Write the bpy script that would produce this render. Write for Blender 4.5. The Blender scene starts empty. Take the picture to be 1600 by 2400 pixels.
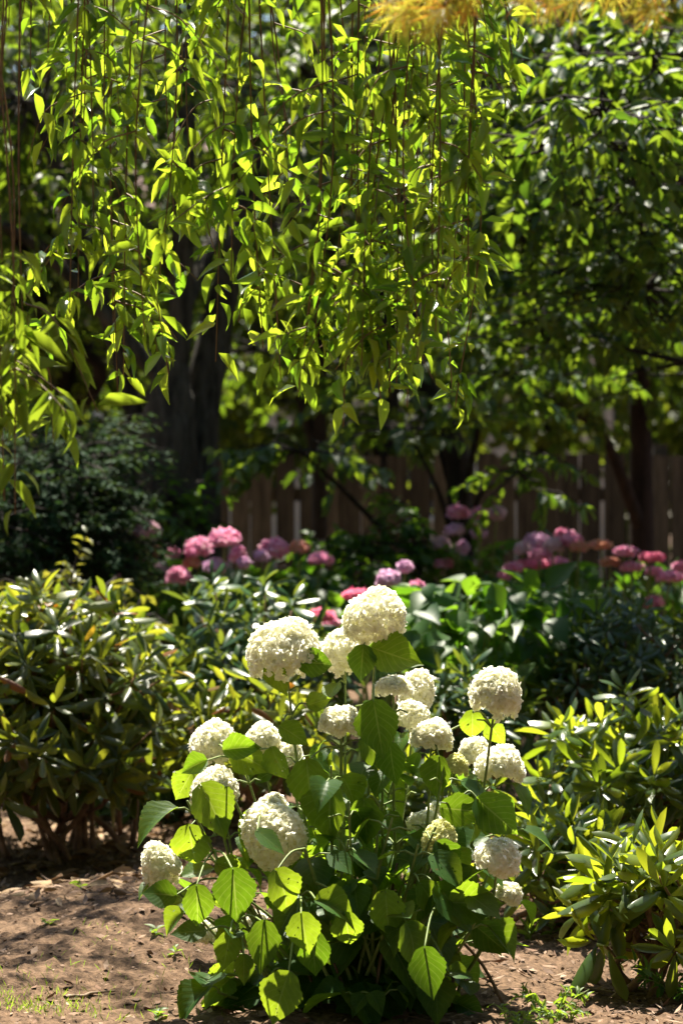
import bpy, math, random
import numpy as np

random.seed(7)
rng = np.random.default_rng(11)
R = math.radians
scene = bpy.context.scene

# ------------------------------------------------------------------ camera
CAM_H = 1.13
cam_d = bpy.data.cameras.new('camera')
cam = bpy.data.objects.new('camera', cam_d)
scene.collection.objects.link(cam)
cam.location = (0, 0, CAM_H)
cam.rotation_euler = (R(90), 0, 0)
cam_d.sensor_fit = 'HORIZONTAL'
cam_d.sensor_width = 24
cam_d.lens = 90
cam_d.clip_start = 0.05
cam_d.clip_end = 500
cam_d.dof.use_dof = True
cam_d.dof.focus_distance = 5.95
cam_d.dof.aperture_fstop = 4.2
scene.camera = cam

# ------------------------------------------------------------------ sky, sun, exposure
SUN_E, SUN_AZ = 64.0, -9.0          # height, and degrees to the right of straight behind
w = bpy.data.worlds.new('World')
scene.world = w
w.use_nodes = True
nt = w.node_tree
sky = nt.nodes.new('ShaderNodeTexSky')
sky.sky_type = 'NISHITA'
sky.sun_disc = False
sky.sun_elevation = R(SUN_E)
sky.sun_rotation = R(SUN_AZ)
nt.links.new(sky.outputs[0], nt.nodes['Background'].inputs[0])
nt.nodes['Background'].inputs[1].default_value = 0.075
sd = bpy.data.lights.new('sun', 'SUN')
sun = bpy.data.objects.new('sun', sd)
scene.collection.objects.link(sun)
sd.energy = 5.0
sd.angle = R(0.5)
sd.color = (1.0, 0.93, 0.78)
sun.location = (0, 20, 30)
sun.rotation_euler = (-R(90 - SUN_E), 0, -R(SUN_AZ))
scene.view_settings.view_transform = 'Standard'
scene.view_settings.look = 'None'
scene.view_settings.gamma = 1
scene.view_settings.exposure = 1.97
scene.cycles.max_bounces = 12
scene.cycles.transmission_bounces = 10
scene.cycles.diffuse_bounces = 9
scene.cycles.glossy_bounces = 2
scene.cycles.sample_clamp_indirect = 4.0

F = 6000.0


def P(px, py, d):
    """a point seen at pixel (px, py) of the 1568-wide view, at depth d"""
    px = px * 1600 / 1568
    py = py * 1600 / 1568
    return np.array([(px - 800) / F * d, d, CAM_H - (py - 1200) / F * d])


def S(px, d):
    """length of px view pixels at depth d"""
    return px * 1600 / 1568 / F * d


# ------------------------------------------------------------------ helpers: meshes
class Geo:
    def __init__(self):
        self.V, self.Q, self.U, self.n = [], [], [], 0

    def add(self, V, Q, U=None):
        V = np.asarray(V, float)
        Q = np.asarray(Q, int)
        if len(V) == 0:
            return self
        self.V.append(V)
        self.Q.append(Q + self.n)
        self.U.append(np.zeros((len(V), 2)) if U is None else U)
        self.n += len(V)
        return self

    def build(self, name, mat, parent=None, smooth=True, loc=None):
        me = bpy.data.meshes.new(name)
        if self.n:
            V = np.concatenate(self.V)
            Q = np.concatenate(self.Q)
            U = np.concatenate(self.U)
            if loc is not None:
                V = V - np.asarray(loc)
            me.vertices.add(len(V))
            me.vertices.foreach_set('co', V.astype(np.float32).ravel())
            me.loops.add(Q.size)
            me.loops.foreach_set('vertex_index', Q.astype(np.int32).ravel())
            me.polygons.add(len(Q))
            me.polygons.foreach_set('loop_start', np.arange(0, Q.size, 4, dtype=np.int32))
            me.polygons.foreach_set('loop_total', np.full(len(Q), 4, np.int32))
            me.polygons.foreach_set('use_smooth', np.full(len(Q), smooth, bool))
            uv = me.uv_layers.new(name='UVMap')
            uv.data.foreach_set('uv', U[Q.ravel()].astype(np.float32).ravel())
            me.update(calc_edges=True)
        me.materials.append(mat)
        o = bpy.data.objects.new(name, me)
        scene.collection.objects.link(o)
        if parent is not None:
            o.parent = parent
        elif loc is not None:
            o.location = loc
        return o


def unit(a):
    a = np.asarray(a, float)
    n = np.linalg.norm(a, axis=-1, keepdims=True)
    return a / np.maximum(n, 1e-9)


def smooth_line(pts, k=5):
    pts = np.asarray(pts, float)
    p = np.vstack([2 * pts[0] - pts[1], pts, 2 * pts[-1] - pts[-2]])
    out = []
    for i in range(1, len(p) - 2):
        for t in np.linspace(0, 1, k, endpoint=False):
            a, b, c, d = p[i - 1], p[i], p[i + 1], p[i + 2]
            out.append(0.5 * (2 * b + (c - a) * t + (2 * a - 5 * b + 4 * c - d) * t * t + (3 * b - a - 3 * c + d) * t ** 3))
    out.append(pts[-1])
    return np.array(out)


def tube(pts, rad, n=6, rough=0.0):
    pts = np.asarray(pts, float)
    m = len(pts)
    rad = np.interp(np.linspace(0, 1, m), np.linspace(0, 1, len(np.atleast_1d(rad))), np.atleast_1d(rad))
    T = unit(np.gradient(pts, axis=0))
    ref = np.array([0.31, 0.83, 0.46]) if abs(T[0][2]) > 0.6 else np.array([0.1, 0.2, 1.0])
    A = unit(np.cross(T, ref))
    B = np.cross(T, A)
    th = np.arange(n) / n * 2 * math.pi
    rr = rad[:, None] * (1 + rough * rng.normal(size=(m, n)))
    V = pts[:, None, :] + rr[..., None] * (np.cos(th)[None, :, None] * A[:, None, :] + np.sin(th)[None, :, None] * B[:, None, :])
    idx = np.arange(m * n).reshape(m, n)
    nx = np.roll(idx, -1, axis=1)
    Q = np.stack([idx[:-1], nx[:-1], nx[1:], idx[1:]], -1).reshape(-1, 4)
    U = np.stack([np.tile(np.arange(n) / n, m), np.repeat(np.linspace(0, 1, m), n)], -1)
    # cap the end
    e = idx[-1]
    V = V.reshape(-1, 3)
    c = len(V)
    V = np.vstack([V, pts[-1][None] + T[-1] * rad[-1] * 0.6])
    U = np.vstack([U, [[0.5, 1]]])
    cap = [(e[i], e[(i + 1) % n], e[(i + 2) % n], c) for i in range(0, n - 1, 2)]
    return V, np.vstack([Q, np.array(cap)]), U


def box(x0, x1, y0, y1, z0, z1):
    V = np.array([(x, y, z) for x in (x0, x1) for y in (y0, y1) for z in (z0, z1)], float)
    Q = np.array([(0, 1, 3, 2), (4, 6, 7, 5), (0, 4, 5, 1), (2, 3, 7, 6), (0, 2, 6, 4), (1, 5, 7, 3)])
    return V, Q


def leaf_shape(kind, nv=4, nu=2, bend=0.5, fold=0.25, serr=0.0, twist=0.0):
    """unit leaf: along +y, upper face +z. returns V, Q, U"""
    v = np.linspace(0, 1, nv + 1)
    if kind == 'lance':
        wv = np.sin(math.pi * v ** 0.75) ** 0.9 * (1 - 0.35 * v)
    elif kind == 'rhodo':
        wv = np.sin(math.pi * np.clip(v, 0, 1) ** 1.15) ** 0.6
        wv = np.where(v < 0.12, 0.12, wv)
    elif kind == 'heart':
        wv = np.where(v < 0.28, np.sqrt(np.clip(v / 0.28, 0, 1)) * 0.98 + 0.02, 1.0) * np.where(v > 0.28, np.cos((v - 0.28) / 0.72 * math.pi / 2) ** 1.0 * (1 - .45 * ((v - .28) / .72) ** 3), 1)
    elif kind == 'petal':
        wv = np.sin(math.pi * np.clip(v, 0, 1) ** 1.3) ** 0.5
        wv = np.where(v < 0.05, 0.15, wv)
    else:
        wv = np.sin(math.pi * v ** 0.85) ** 0.8
    wv = np.maximum(wv, 0.02)
    th = bend * v
    dv = np.diff(v, prepend=0)
    y = np.cumsum(np.cos(th) * dv)
    z = -np.cumsum(np.sin(th) * dv)
    u = np.linspace(-1, 1, nu + 1)
    V = np.zeros((nv + 1, nu + 1, 3))
    for j, uu in enumerate(u):
        sr = 1 + (serr * ((np.arange(nv + 1) % 2) * 2 - 1) if abs(uu) > 0.99 else 0)
        x = uu * wv * 0.5 * sr
        V[:, j, 0] = x
        V[:, j, 1] = y - (0.06 * abs(uu) * (v < 0.1) if kind == 'heart' else 0)
        V[:, j, 2] = z + fold * np.abs(x) + twist * x * v
    idx = np.arange((nv + 1) * (nu + 1)).reshape(nv + 1, nu + 1)
    Q = np.stack([idx[:-1, :-1], idx[:-1, 1:], idx[1:, 1:], idx[1:, :-1]], -1).reshape(-1, 4)
    U = np.stack([np.broadcast_to(u * 0.5 + 0.5, (nv + 1, nu + 1)), np.broadcast_to(v[:, None], (nv + 1, nu + 1))], -1).reshape(-1, 2)
    return V.reshape(-1, 3), Q, U


def leaves(g, tm, p, d, nrm, L, W):
    """scatter leaf templates tm: base p, axis d, upper-face hint nrm, length L, width/length W"""
    p, d = np.asarray(p, float), unit(d)
    n = len(p)
    if n == 0:
        return
    L = np.broadcast_to(L, n)
    W = np.broadcast_to(W, n)
    x = np.cross(d, nrm)
    bad = np.linalg.norm(x, axis=1) < 1e-3
    x[bad] = np.cross(d[bad], np.array([1.0, 0.2, 0.1]))
    x = unit(x)
    z = np.cross(x, d)
    k = rng.integers(0, len(tm), n)
    for i, (tv, tq, tu) in enumerate(tm):
        s = np.where(k == i)[0]
        if len(s) == 0:
            continue
        X = x[s][:, None] * (tv[None, :, 0:1] * (L[s] * W[s])[:, None, None])
        Y = d[s][:, None] * (tv[None, :, 1:2] * L[s][:, None, None])
        Z = z[s][:, None] * (tv[None, :, 2:3] * L[s][:, None, None])
        V = p[s][:, None] + X + Y + Z
        Q = tq[None] + (np.arange(len(s)) * len(tv))[:, None, None]
        g.add(V.reshape(-1, 3), Q.reshape(-1, 4), np.tile(tu, (len(s), 1)))


def rand_unit(n):
    return unit(rng.normal(size=(n, 3)))


LANCE = [leaf_shape('lance', 4, 2, b, f, 0, t) for b, f, t in ((0.5, .3, .3), (0.9, .2, -.4), (0.2, .45, .2), (0.7, .35, 0), (1.3, .4, .4), (-.3, .5, -.3))]
OVAL_FAR = [leaf_shape('oval', 3, 2, b, f) for b, f in ((0.5, .3), (0.2, .15), (0.9, .4))]
OVAL = [leaf_shape('oval', 5, 2, b, f, 0, t) for b, f, t in ((0.6, .3, .2), (0.3, .2, -.2), (1.0, .35, 0))]
RHODO = [leaf_shape('rhodo', 5, 2, b, f, 0, t) for b, f, t in ((0.35, -.25, 0), (0.7, -.4, .1), (0.15, .2, -.15), (0.5, -.55, 0), (.9, -.2, .2))]
HEART = [leaf_shape('heart', 22, 6, b, f, .035, t) for b, f, t in ((0.5, .25, .15), (0.9, .15, -.3), (0.25, .1, .2), (0.7, .45, 0), (1.3, .2, .2), (.8, .55, -.2), (-.2, .3, .3))]
HEART_FAR = [leaf_shape('heart', 6, 2, b, f, 0, t) for b, f, t in ((0.5, .25, .15), (0.9, .15, -.2), (0.25, .3, .1))]


# ------------------------------------------------------------------ helpers: materials
def mat_base(name):
    m = bpy.data.materials.new(name)
    m.use_nodes = True
    n = m.node_tree.nodes
    n.clear()
    return m, n, m.node_tree.links


def leaf_mat(name, c0, c1, t0, t1, mix=0.45, rough=0.4, spec=0.5, veins=False, c2=None, t2=None, share2=0.0):
    m, N, Lk = mat_base(name)
    out = N.new('ShaderNodeOutputMaterial')
    geo = N.new('ShaderNodeNewGeometry')

    def ramp(a, b, c):
        r = N.new('ShaderNodeValToRGB')
        e = r.color_ramp.elements
        e[0].color = (*a, 1)
        e[1].color = (*b, 1)
        if c is not None and share2 > 0:
            e[1].position = 1 - share2
            k = e.new(min(0.999, 1 - share2 + 0.03))
            k.color = (*c, 1)
        Lk.new(geo.outputs['Random Per Island'], r.inputs[0])
        return r
    rc = ramp(c0, c1, c2)
    rt = ramp(t0, t1, t2)
    col, tcol = rc.outputs[0], rt.outputs[0]
    bs = N.new('ShaderNodeBsdfPrincipled')
    if veins:
        uv = N.new('ShaderNodeUVMap')
        sep = N.new('ShaderNodeSeparateXYZ')
        Lk.new(uv.outputs[0], sep.inputs[0])

        def mth(op, a, b=None, c=None):
            q = N.new('ShaderNodeMath')
            q.operation = op
            for i, x in enumerate((a, b, c)):
                if x is None:
                    continue
                if isinstance(x, (int, float)):
                    q.inputs[i].default_value = x
                else:
                    Lk.new(x, q.inputs[i])
            return q.outputs[0]
        au = mth('ABSOLUTE', mth('SUBTRACT', sep.outputs[0], 0.5))
        ph = mth('FRACT', mth('SUBTRACT', mth('MULTIPLY', sep.outputs[1], 7.0), mth('MULTIPLY', au, 5.0)))
        lat = mth('LESS_THAN', mth('ABSOLUTE', mth('SUBTRACT', ph, 0.5)), 0.06)
        mid = mth('LESS_THAN', au, 0.018)
        v = mth('MAXIMUM', mth('MULTIPLY', lat, 0.55), mid)
        mx = N.new('ShaderNodeMix')
        mx.data_type = 'RGBA'
        mx.inputs[7].default_value = (0.10, 0.17, 0.04, 1)
        Lk.new(mth('MULTIPLY', v, 0.5), mx.inputs[0])
        Lk.new(col, mx.inputs[6])
        col = mx.outputs[2]
        # soft mottling and the quilted bump between veins
        tc = N.new('ShaderNodeTexCoord')
        no = N.new('ShaderNodeTexNoise')
        no.inputs['Scale'].default_value = 60
        Lk.new(tc.outputs['Object'], no.inputs['Vector'])
        hv = N.new('ShaderNodeHueSaturation')
        n2 = N.new('ShaderNodeTexNoise')
        n2.inputs['Scale'].default_value = 85
        n2.inputs['Detail'].default_value = 1
        Lk.new(tc.outputs['Object'], n2.inputs['Vector'])
        spot = mth('MULTIPLY', mth('GREATER_THAN', n2.outputs[0], 0.74), 0.8)
        ms2 = N.new('ShaderNodeMix')
        ms2.data_type = 'RGBA'
        ms2.inputs[7].default_value = (.10, .05, .015, 1)
        Lk.new(spot, ms2.inputs[0])
        Lk.new(col, ms2.inputs[6])
        col = ms2.outputs[2]
        Lk.new(mth('MULTIPLY_ADD', no.outputs[0], 0.7, 0.65), hv.inputs['Value'])
        Lk.new(tcol, hv.inputs['Color'])
        mt = N.new('ShaderNodeMix')
        mt.data_type = 'RGBA'
        mt.inputs[7].default_value = (.62, .70, .16, 1)
        Lk.new(mth('MULTIPLY', v, 0.45), mt.inputs[0])
        Lk.new(hv.outputs[0], mt.inputs[6])
        tcol = mt.outputs[2]
        bump = N.new('ShaderNodeBump')
        bump.inputs['Strength'].default_value = 0.07
        bump.inputs['Distance'].default_value = 0.003
        Lk.new(mth('ADD', mth('MULTIPLY', v, -1.0), mth('SINE', mth('MULTIPLY', ph, 6.283))), bump.inputs['Height'])
        Lk.new(bump.outputs[0], bs.inputs['Normal'])
    bs.inputs['Roughness'].default_value = rough
    bs.inputs['Specular IOR Level'].default_value = spec
    Lk.new(col, bs.inputs['Base Color'])
    tr = N.new('ShaderNodeBsdfTranslucent')
    Lk.new(tcol, tr.inputs['Color'])
    ms = N.new('ShaderNodeMixShader')
    ms.inputs[0].default_value = mix
    Lk.new(bs.outputs[0], ms.inputs[1])
    Lk.new(tr.outputs[0], ms.inputs[2])
    if veins:
        n3 = N.new('ShaderNodeTexNoise')
        n3.inputs['Scale'].default_value = 110
        n3.inputs['Detail'].default_value = 1.5
        Lk.new(tc.outputs['Object'], n3.inputs['Vector'])
        few = mth('GREATER_THAN', geo.outputs['Random Per Island'], .72)
        hole = mth('MULTIPLY', few, mth('GREATER_THAN', n3.outputs[0], .71))
        tp = N.new('ShaderNodeBsdfTransparent')
        mh = N.new('ShaderNodeMixShader')
        Lk.new(hole, mh.inputs[0])
        Lk.new(ms.outputs[0], mh.inputs[1])
        Lk.new(tp.outputs[0], mh.inputs[2])
        ms = mh
    Lk.new(ms.outputs[0], out.inputs[0])
    return m


def rough_mat(name, c0, c1, scale=20, rough=0.85, bump=0.5, dist=0.01, stretch=(1, 1, 1), detail=6, spec=0.3):
    m, N, Lk = mat_base(name)
    out = N.new('ShaderNodeOutputMaterial')
    bs = N.new('ShaderNodeBsdfPrincipled')
    tc = N.new('ShaderNodeTexCoord')
    mp = N.new('ShaderNodeMapping')
    mp.inputs['Scale'].default_value = stretch
    no = N.new('ShaderNodeTexNoise')
    no.inputs['Scale'].default_value = scale
    no.inputs['Detail'].default_value = detail
    no.inputs['Roughness'].default_value = 0.65
    r = N.new('ShaderNodeValToRGB')
    r.color_ramp.elements[0].position = 0.33
    r.color_ramp.elements[1].position = 0.68
    r.color_ramp.elements[0].color = (*c0, 1)
    r.color_ramp.elements[1].color = (*c1, 1)
    b = N.new('ShaderNodeBump')
    b.inputs['Strength'].default_value = bump
    b.inputs['Distance'].default_value = dist
    Lk.new(tc.outputs['Object'], mp.inputs[0])
    Lk.new(mp.outputs[0], no.inputs['Vector'])
    Lk.new(no.outputs[0], r.inputs[0])
    Lk.new(r.outputs[0], bs.inputs['Base Color'])
    Lk.new(no.outputs[0], b.inputs['Height'])
    Lk.new(b.outputs[0], bs.inputs['Normal'])
    bs.inputs['Roughness'].default_value = rough
    bs.inputs['Specular IOR Level'].default_value = spec
    Lk.new(bs.outputs[0], out.inputs[0])
    return m


def island_mat(name, cols, rough=0.85, spec=0.2, trans=0.0):
    m, N, Lk = mat_base(name)
    out = N.new('ShaderNodeOutputMaterial')
    bs = N.new('ShaderNodeBsdfPrincipled')
    geo = N.new('ShaderNodeNewGeometry')
    r = N.new('ShaderNodeValToRGB')
    e = r.color_ramp.elements
    e[0].color = (*cols[0], 1)
    e[1].color = (*cols[-1], 1)
    for i, c in enumerate(cols[1:-1]):
        k = e.new((i + 1) / (len(cols) - 1))
        k.color = (*c, 1)
    Lk.new(geo.outputs['Random Per Island'], r.inputs[0])
    Lk.new(r.outputs[0], bs.inputs['Base Color'])
    bs.inputs['Roughness'].default_value = rough
    bs.inputs['Specular IOR Level'].default_value = spec
    if trans > 0:
        t = N.new('ShaderNodeBsdfTranslucent')
        Lk.new(r.outputs[0], t.inputs['Color'])
        ms = N.new('ShaderNodeMixShader')
        ms.inputs[0].default_value = trans
        Lk.new(bs.outputs[0], ms.inputs[1])
        Lk.new(t.outputs[0], ms.inputs[2])
        Lk.new(ms.outputs[0], out.inputs[0])
    else:
        Lk.new(bs.outputs[0], out.inputs[0])
    return m


M = {}
M['ground'] = rough_mat('mulch_soil', (.034, .020, .011), (.185, .115, .070), 55, .95, .9, .012, detail=10, spec=.15)
M['chips'] = island_mat('mulch_chip', [(.06, .035, .022), (.17, .10, .065), (.27, .18, .125), (.10, .06, .04), (.33, .235, .17)])
M['litter'] = island_mat('dry_leaf', [(.10, .05, .02), (.25, .14, .06), (.32, .22, .12), (.14, .07, .03)], .7, .3, .15)
M['twigwood'] = rough_mat('dead_wood', (.12, .08, .05), (.30, .22, .16), 60, .9, .4, .003)
M['bark'] = rough_mat('grey_bark', (.009, .008, .006), (.115, .10, .08), 7, .95, 1.0, .05, (3, 3, .6), 8)
M['dark_bark'] = rough_mat('dark_bark', (.008, .006, .005), (.036, .027, .021), 12, .9, .8, .03, (2, 2, .5), 8)
M['red_bark'] = rough_mat('brown_bark', (.009, .005, .004), (.040, .022, .015), 12, .9, .8, .03, (2, 2, .5), 8)
M['twig'] = rough_mat('cherry_twig', (.10, .055, .025), (.23, .14, .065), 40, .6, .2, .002)
M['fence'] = rough_mat('weathered_fence_wood', (.030, .024, .017), (.115, .092, .066), 9, .9, .3, .006, (4, 4, .35), 8)
N_, L_ = M['fence'].node_tree.nodes, M['fence'].node_tree.links
b_ = next(q for q in N_ if q.type == 'BSDF_PRINCIPLED')
src = b_.inputs['Base Color'].links[0].from_socket
ge, hs, ma = N_.new('ShaderNodeNewGeometry'), N_.new('ShaderNodeHueSaturation'), N_.new('ShaderNodeMath')
ma.operation = 'MULTIPLY_ADD'
ma.inputs[1].default_value, ma.inputs[2].default_value = 0.8, 0.55
L_.new(ge.outputs['Random Per Island'], ma.inputs[0])
L_.new(ma.outputs[0], hs.inputs['Value'])
L_.new(src, hs.inputs['Color'])
L_.new(hs.outputs[0], b_.inputs['Base Color'])
M['house'] = rough_mat('pale_render', (.42, .36, .29), (.55, .47, .38), 3, .9, .2, .01)
M['house_roof'] = rough_mat('roof_tile', (.10, .06, .05), (.18, .11, .09), 14, .9, .4, .02)
M['house_glass'] = rough_mat('window_glass', (.03, .04, .05), (.05, .06, .07), 2, .1, 0, .01, spec=.6)
M['house_frame'] = rough_mat('window_paint', (.6, .58, .54), (.7, .68, .64), 5, .5, 0, .01)

M['cherry'] = leaf_mat('cherry_leaf', (.020, .062, .018), (.050, .110, .026), (.18, .36, .012), (.56, .68, .035), .52, .24, .9)
M['cherry_narrow'] = leaf_mat('narrow_leaf', (.03, .06, .012), (.065, .11, .02), (.25, .38, .015), (.40, .52, .03), .45, .35, .55)
M['hyd'] = leaf_mat('hydrangea_leaf', (.014, .054, .008), (.030, .092, .014), (.18, .34, .010), (.40, .54, .022), .44, .5, .25, veins=True)
M['hyd_stem'] = rough_mat('hydrangea_stem', (.12, .18, .045), (.22, .28, .08), 30, .55, .1, .001)
M['old_cane'] = rough_mat('old_cane', (.06, .035, .02), (.16, .10, .06), 30, .8, .3, .002)
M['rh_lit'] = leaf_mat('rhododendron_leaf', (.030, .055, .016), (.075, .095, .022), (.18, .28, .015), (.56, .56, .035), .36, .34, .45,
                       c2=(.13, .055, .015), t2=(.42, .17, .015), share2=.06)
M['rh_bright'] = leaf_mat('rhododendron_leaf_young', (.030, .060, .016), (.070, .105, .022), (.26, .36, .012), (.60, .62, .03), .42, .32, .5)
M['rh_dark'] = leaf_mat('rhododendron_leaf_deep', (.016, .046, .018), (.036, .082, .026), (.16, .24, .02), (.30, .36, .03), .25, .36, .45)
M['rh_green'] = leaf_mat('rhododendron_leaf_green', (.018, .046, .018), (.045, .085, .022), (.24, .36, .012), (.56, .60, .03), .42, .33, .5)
M['rh_stem'] = rough_mat('rhododendron_stem', (.09, .05, .03), (.27, .16, .10), 30, .8, .4, .004)
M['tree_a'] = leaf_mat('tree_leaf', (.022, .048, .014), (.05, .085, .02), (.14, .26, .012), (.34, .47, .025), .40, .48, .3)
M['tree_b'] = leaf_mat('tree_leaf_bluish', (.016, .046, .024), (.036, .075, .034), (.12, .24, .015), (.34, .46, .025), .38, .5, .25)
M['tree_far'] = leaf_mat('far_leaf', (.020, .040, .010), (.05, .08, .016), (.12, .20, .012), (.30, .36, .025), .36, .55, .2)
M['yew'] = leaf_mat('yew_leaf', (.009, .034, .013), (.022, .060, .022), (.05, .12, .03), (.12, .18, .03), .2, .7, .12)
M['pinkhyd'] = leaf_mat('pink_hydrangea_leaf', (.020, .060, .014), (.045, .095, .022), (.10, .27, .01), (.25, .43, .02), .4, .46, .25)
M['golden'] = leaf_mat('gold_green_leaf', (.05, .075, .015), (.12, .13, .03), (.28, .30, .02), (.5, .46, .05), .4, .4, .5)
M['weed'] = leaf_mat('weed_leaf', (.05, .10, .02), (.09, .15, .03), (.25, .42, .02), (.42, .55, .04), .45, .5, .4)
M['needle'] = leaf_mat('pine_needle', (.14, .15, .03), (.26, .24, .05), (.58, .56, .04), (.85, .74, .10), .5, .4, .5,
                       c2=(.34, .15, .03), t2=(.75, .28, .04), share2=.2)
M['white'] = island_mat('cream_floret', [(.94, .93, .78), (.97, .96, .86), (.96, .95, .82), (.97, .96, .86), (.98, .97, .90), (.94, .92, .76), (.97, .96, .86), (.80, .78, .46)], .6, .15, .68)
M['lime'] = island_mat('young_floret', [(.74, .76, .32), (.86, .84, .52), (.82, .82, .42)], .6, .2, .55)
M['fl_core'] = rough_mat('flower_stalklets', (.55, .60, .34), (.72, .74, .48), 60, .8, .2, .002)


def pink_mat(n, cols):
    M[n] = island_mat(n + '_floret', cols, .6, .2, .4)


pink_mat('pink', [(.80, .30, .50), (.88, .48, .64), (.72, .25, .46), (.84, .38, .56), (.80, .58, .60)])
pink_mat('mauve', [(.74, .44, .66), (.82, .58, .74), (.66, .40, .62)])
pink_mat('dusty', [(.68, .46, .54), (.76, .56, .60), (.60, .42, .50)])
pink_mat('peach', [(.70, .34, .24), (.62, .36, .22), (.74, .30, .30)])
pink_mat('hot', [(.80, .18, .36), (.86, .32, .46), (.76, .22, .32)])


def tag(o, label=None, cat=None, group=None, kind=None):
    if label:
        o['label'] = label
    if cat:
        o['category'] = cat
    if group:
        o['group'] = group
    if kind:
        o['kind'] = kind
    return o


def thing(name, loc, label, cat, group=None):
    o = bpy.data.objects.new(name, None)
    o.empty_display_size = 0.1
    scene.collection.objects.link(o)
    o.location = loc
    return tag(o, label, cat, group)


def part(g, name, mat, root, smooth=True):
    return g.build(name, mat, root, smooth, loc=tuple(root.matrix_basis.translation) if root.parent is None else None)


def sub(g, name, mat, prt, smooth=True):
    return g.build(name, mat, prt, smooth, loc=tuple(prt.parent.matrix_basis.translation))


# ================================================================== SETTING
def gz(x, y):
    """height of the ground"""
    x, y = np.asarray(x, float), np.asarray(y, float)
    near = np.clip((16 - y) / 6, 0, 1)
    return near * (0.035 * np.sin(1.7 * x + 0.6) * np.sin(0.9 * y) + 0.018 * np.sin(4.1 * x + 2.2 * y) + 0.012 * np.sin(7 * x - 5 * y)
                   + 0.09 * np.exp(-((x + 0.6) ** 2 / .35 + (y - 6.9) ** 2 / .4)))


def grid(xs, ys, extra=0.0):
    X, Y = np.meshgrid(xs, ys)
    Z = gz(X, Y)
    if extra:
        Z = Z + rng.normal(size=X.shape) * extra * (np.abs(X) < 2.5) * (Y < 10.5)
    V = np.stack([X, Y, Z], -1).reshape(-1, 3)
    idx = np.arange(X.size).reshape(X.shape)
    Q = np.stack([idx[:-1, :-1], idx[:-1, 1:], idx[1:, 1:], idx[1:, :-1]], -1).reshape(-1, 4)
    return V, Q


xs = np.unique(np.concatenate([np.linspace(-200, -5, 14), np.linspace(-5, -1.6, 20), np.linspace(-1.6, 1.6, 150), np.linspace(1.6, 5, 20), np.linspace(5, 200, 14)]))
ys = np.unique(np.concatenate([np.linspace(-60, 4.5, 14), np.linspace(4.5, 9.5, 220), np.linspace(9.5, 20, 40), np.linspace(20, 240, 20)]))
g = Geo()
g.add(*grid(xs, ys, 0.0045))
tag(g.build('ground', M['ground']), kind='structure')

# mulch chips strewn over the near bed (nobody could count them)
g = Geo()
n = 15000
cx, cy = rng.uniform(-1.5, 1.5, n), 5.3 + 4.2 * rng.random(n) ** 1.4
ang = rng.uniform(0, 2 * math.pi, n)
d = np.stack([np.cos(ang), np.sin(ang), rng.normal(0, .22, n)], -1)
CHIP = [leaf_shape('rhodo', 2, 1, b, 0) for b in (0.1, .5, -.4)]
leaves(g, CHIP, np.stack([cx, cy, gz(cx, cy) + .004], -1), d, np.array([0, 0, 1.0]) + rng.normal(0, .45, (n, 3)),
       rng.gamma(1.6, .006, n) + .003, rng.uniform(.25, .7, n))
n = 4200
cx, cy = rng.uniform(-1.5, 1.5, n), rng.uniform(5.6, 9.0, n)
okc = (cy > 6.75 + .25 * np.sin(cx * 5)) | (cx > .12 + rng.normal(0, .08, n))
cx, cy = cx[okc], cy[okc]
n = len(cx)
ang = rng.uniform(0, 2 * math.pi, n)
d = np.stack([np.cos(ang), np.sin(ang), rng.normal(0, .2, n)], -1)
leaves(g, CHIP, np.stack([cx, cy, gz(cx, cy) + .008], -1), d, np.array([0, 0, 1.0]) + rng.normal(0, .5, (n, 3)), rng.uniform(.012, .055, n), rng.uniform(.12, .4, n))
tag(g.build('mulch_chips', M['chips'], smooth=False), 'brown shredded bark mulch strewn over the soil bed', 'mulch', kind='stuff')
g = Geo()
n = 2600
cx, cy = rng.uniform(-1.6, 1.6, n), rng.uniform(6.9, 9.6, n)
ang = rng.uniform(0, 2 * math.pi, n)
d = np.stack([np.cos(ang), np.sin(ang), rng.normal(0, .3, n)], -1)
leaves(g, RHODO, np.stack([cx, cy, gz(cx, cy) + .012], -1), d, np.array([0, 0, 1.0]) + rng.normal(0, .5, (n, 3)), rng.uniform(.02, .085, n), .3)
tag(g.build('leaf_litter', M['litter']), 'dry brown fallen leaves lying under the rhododendrons', 'leaf litter', kind='stuff')


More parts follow.
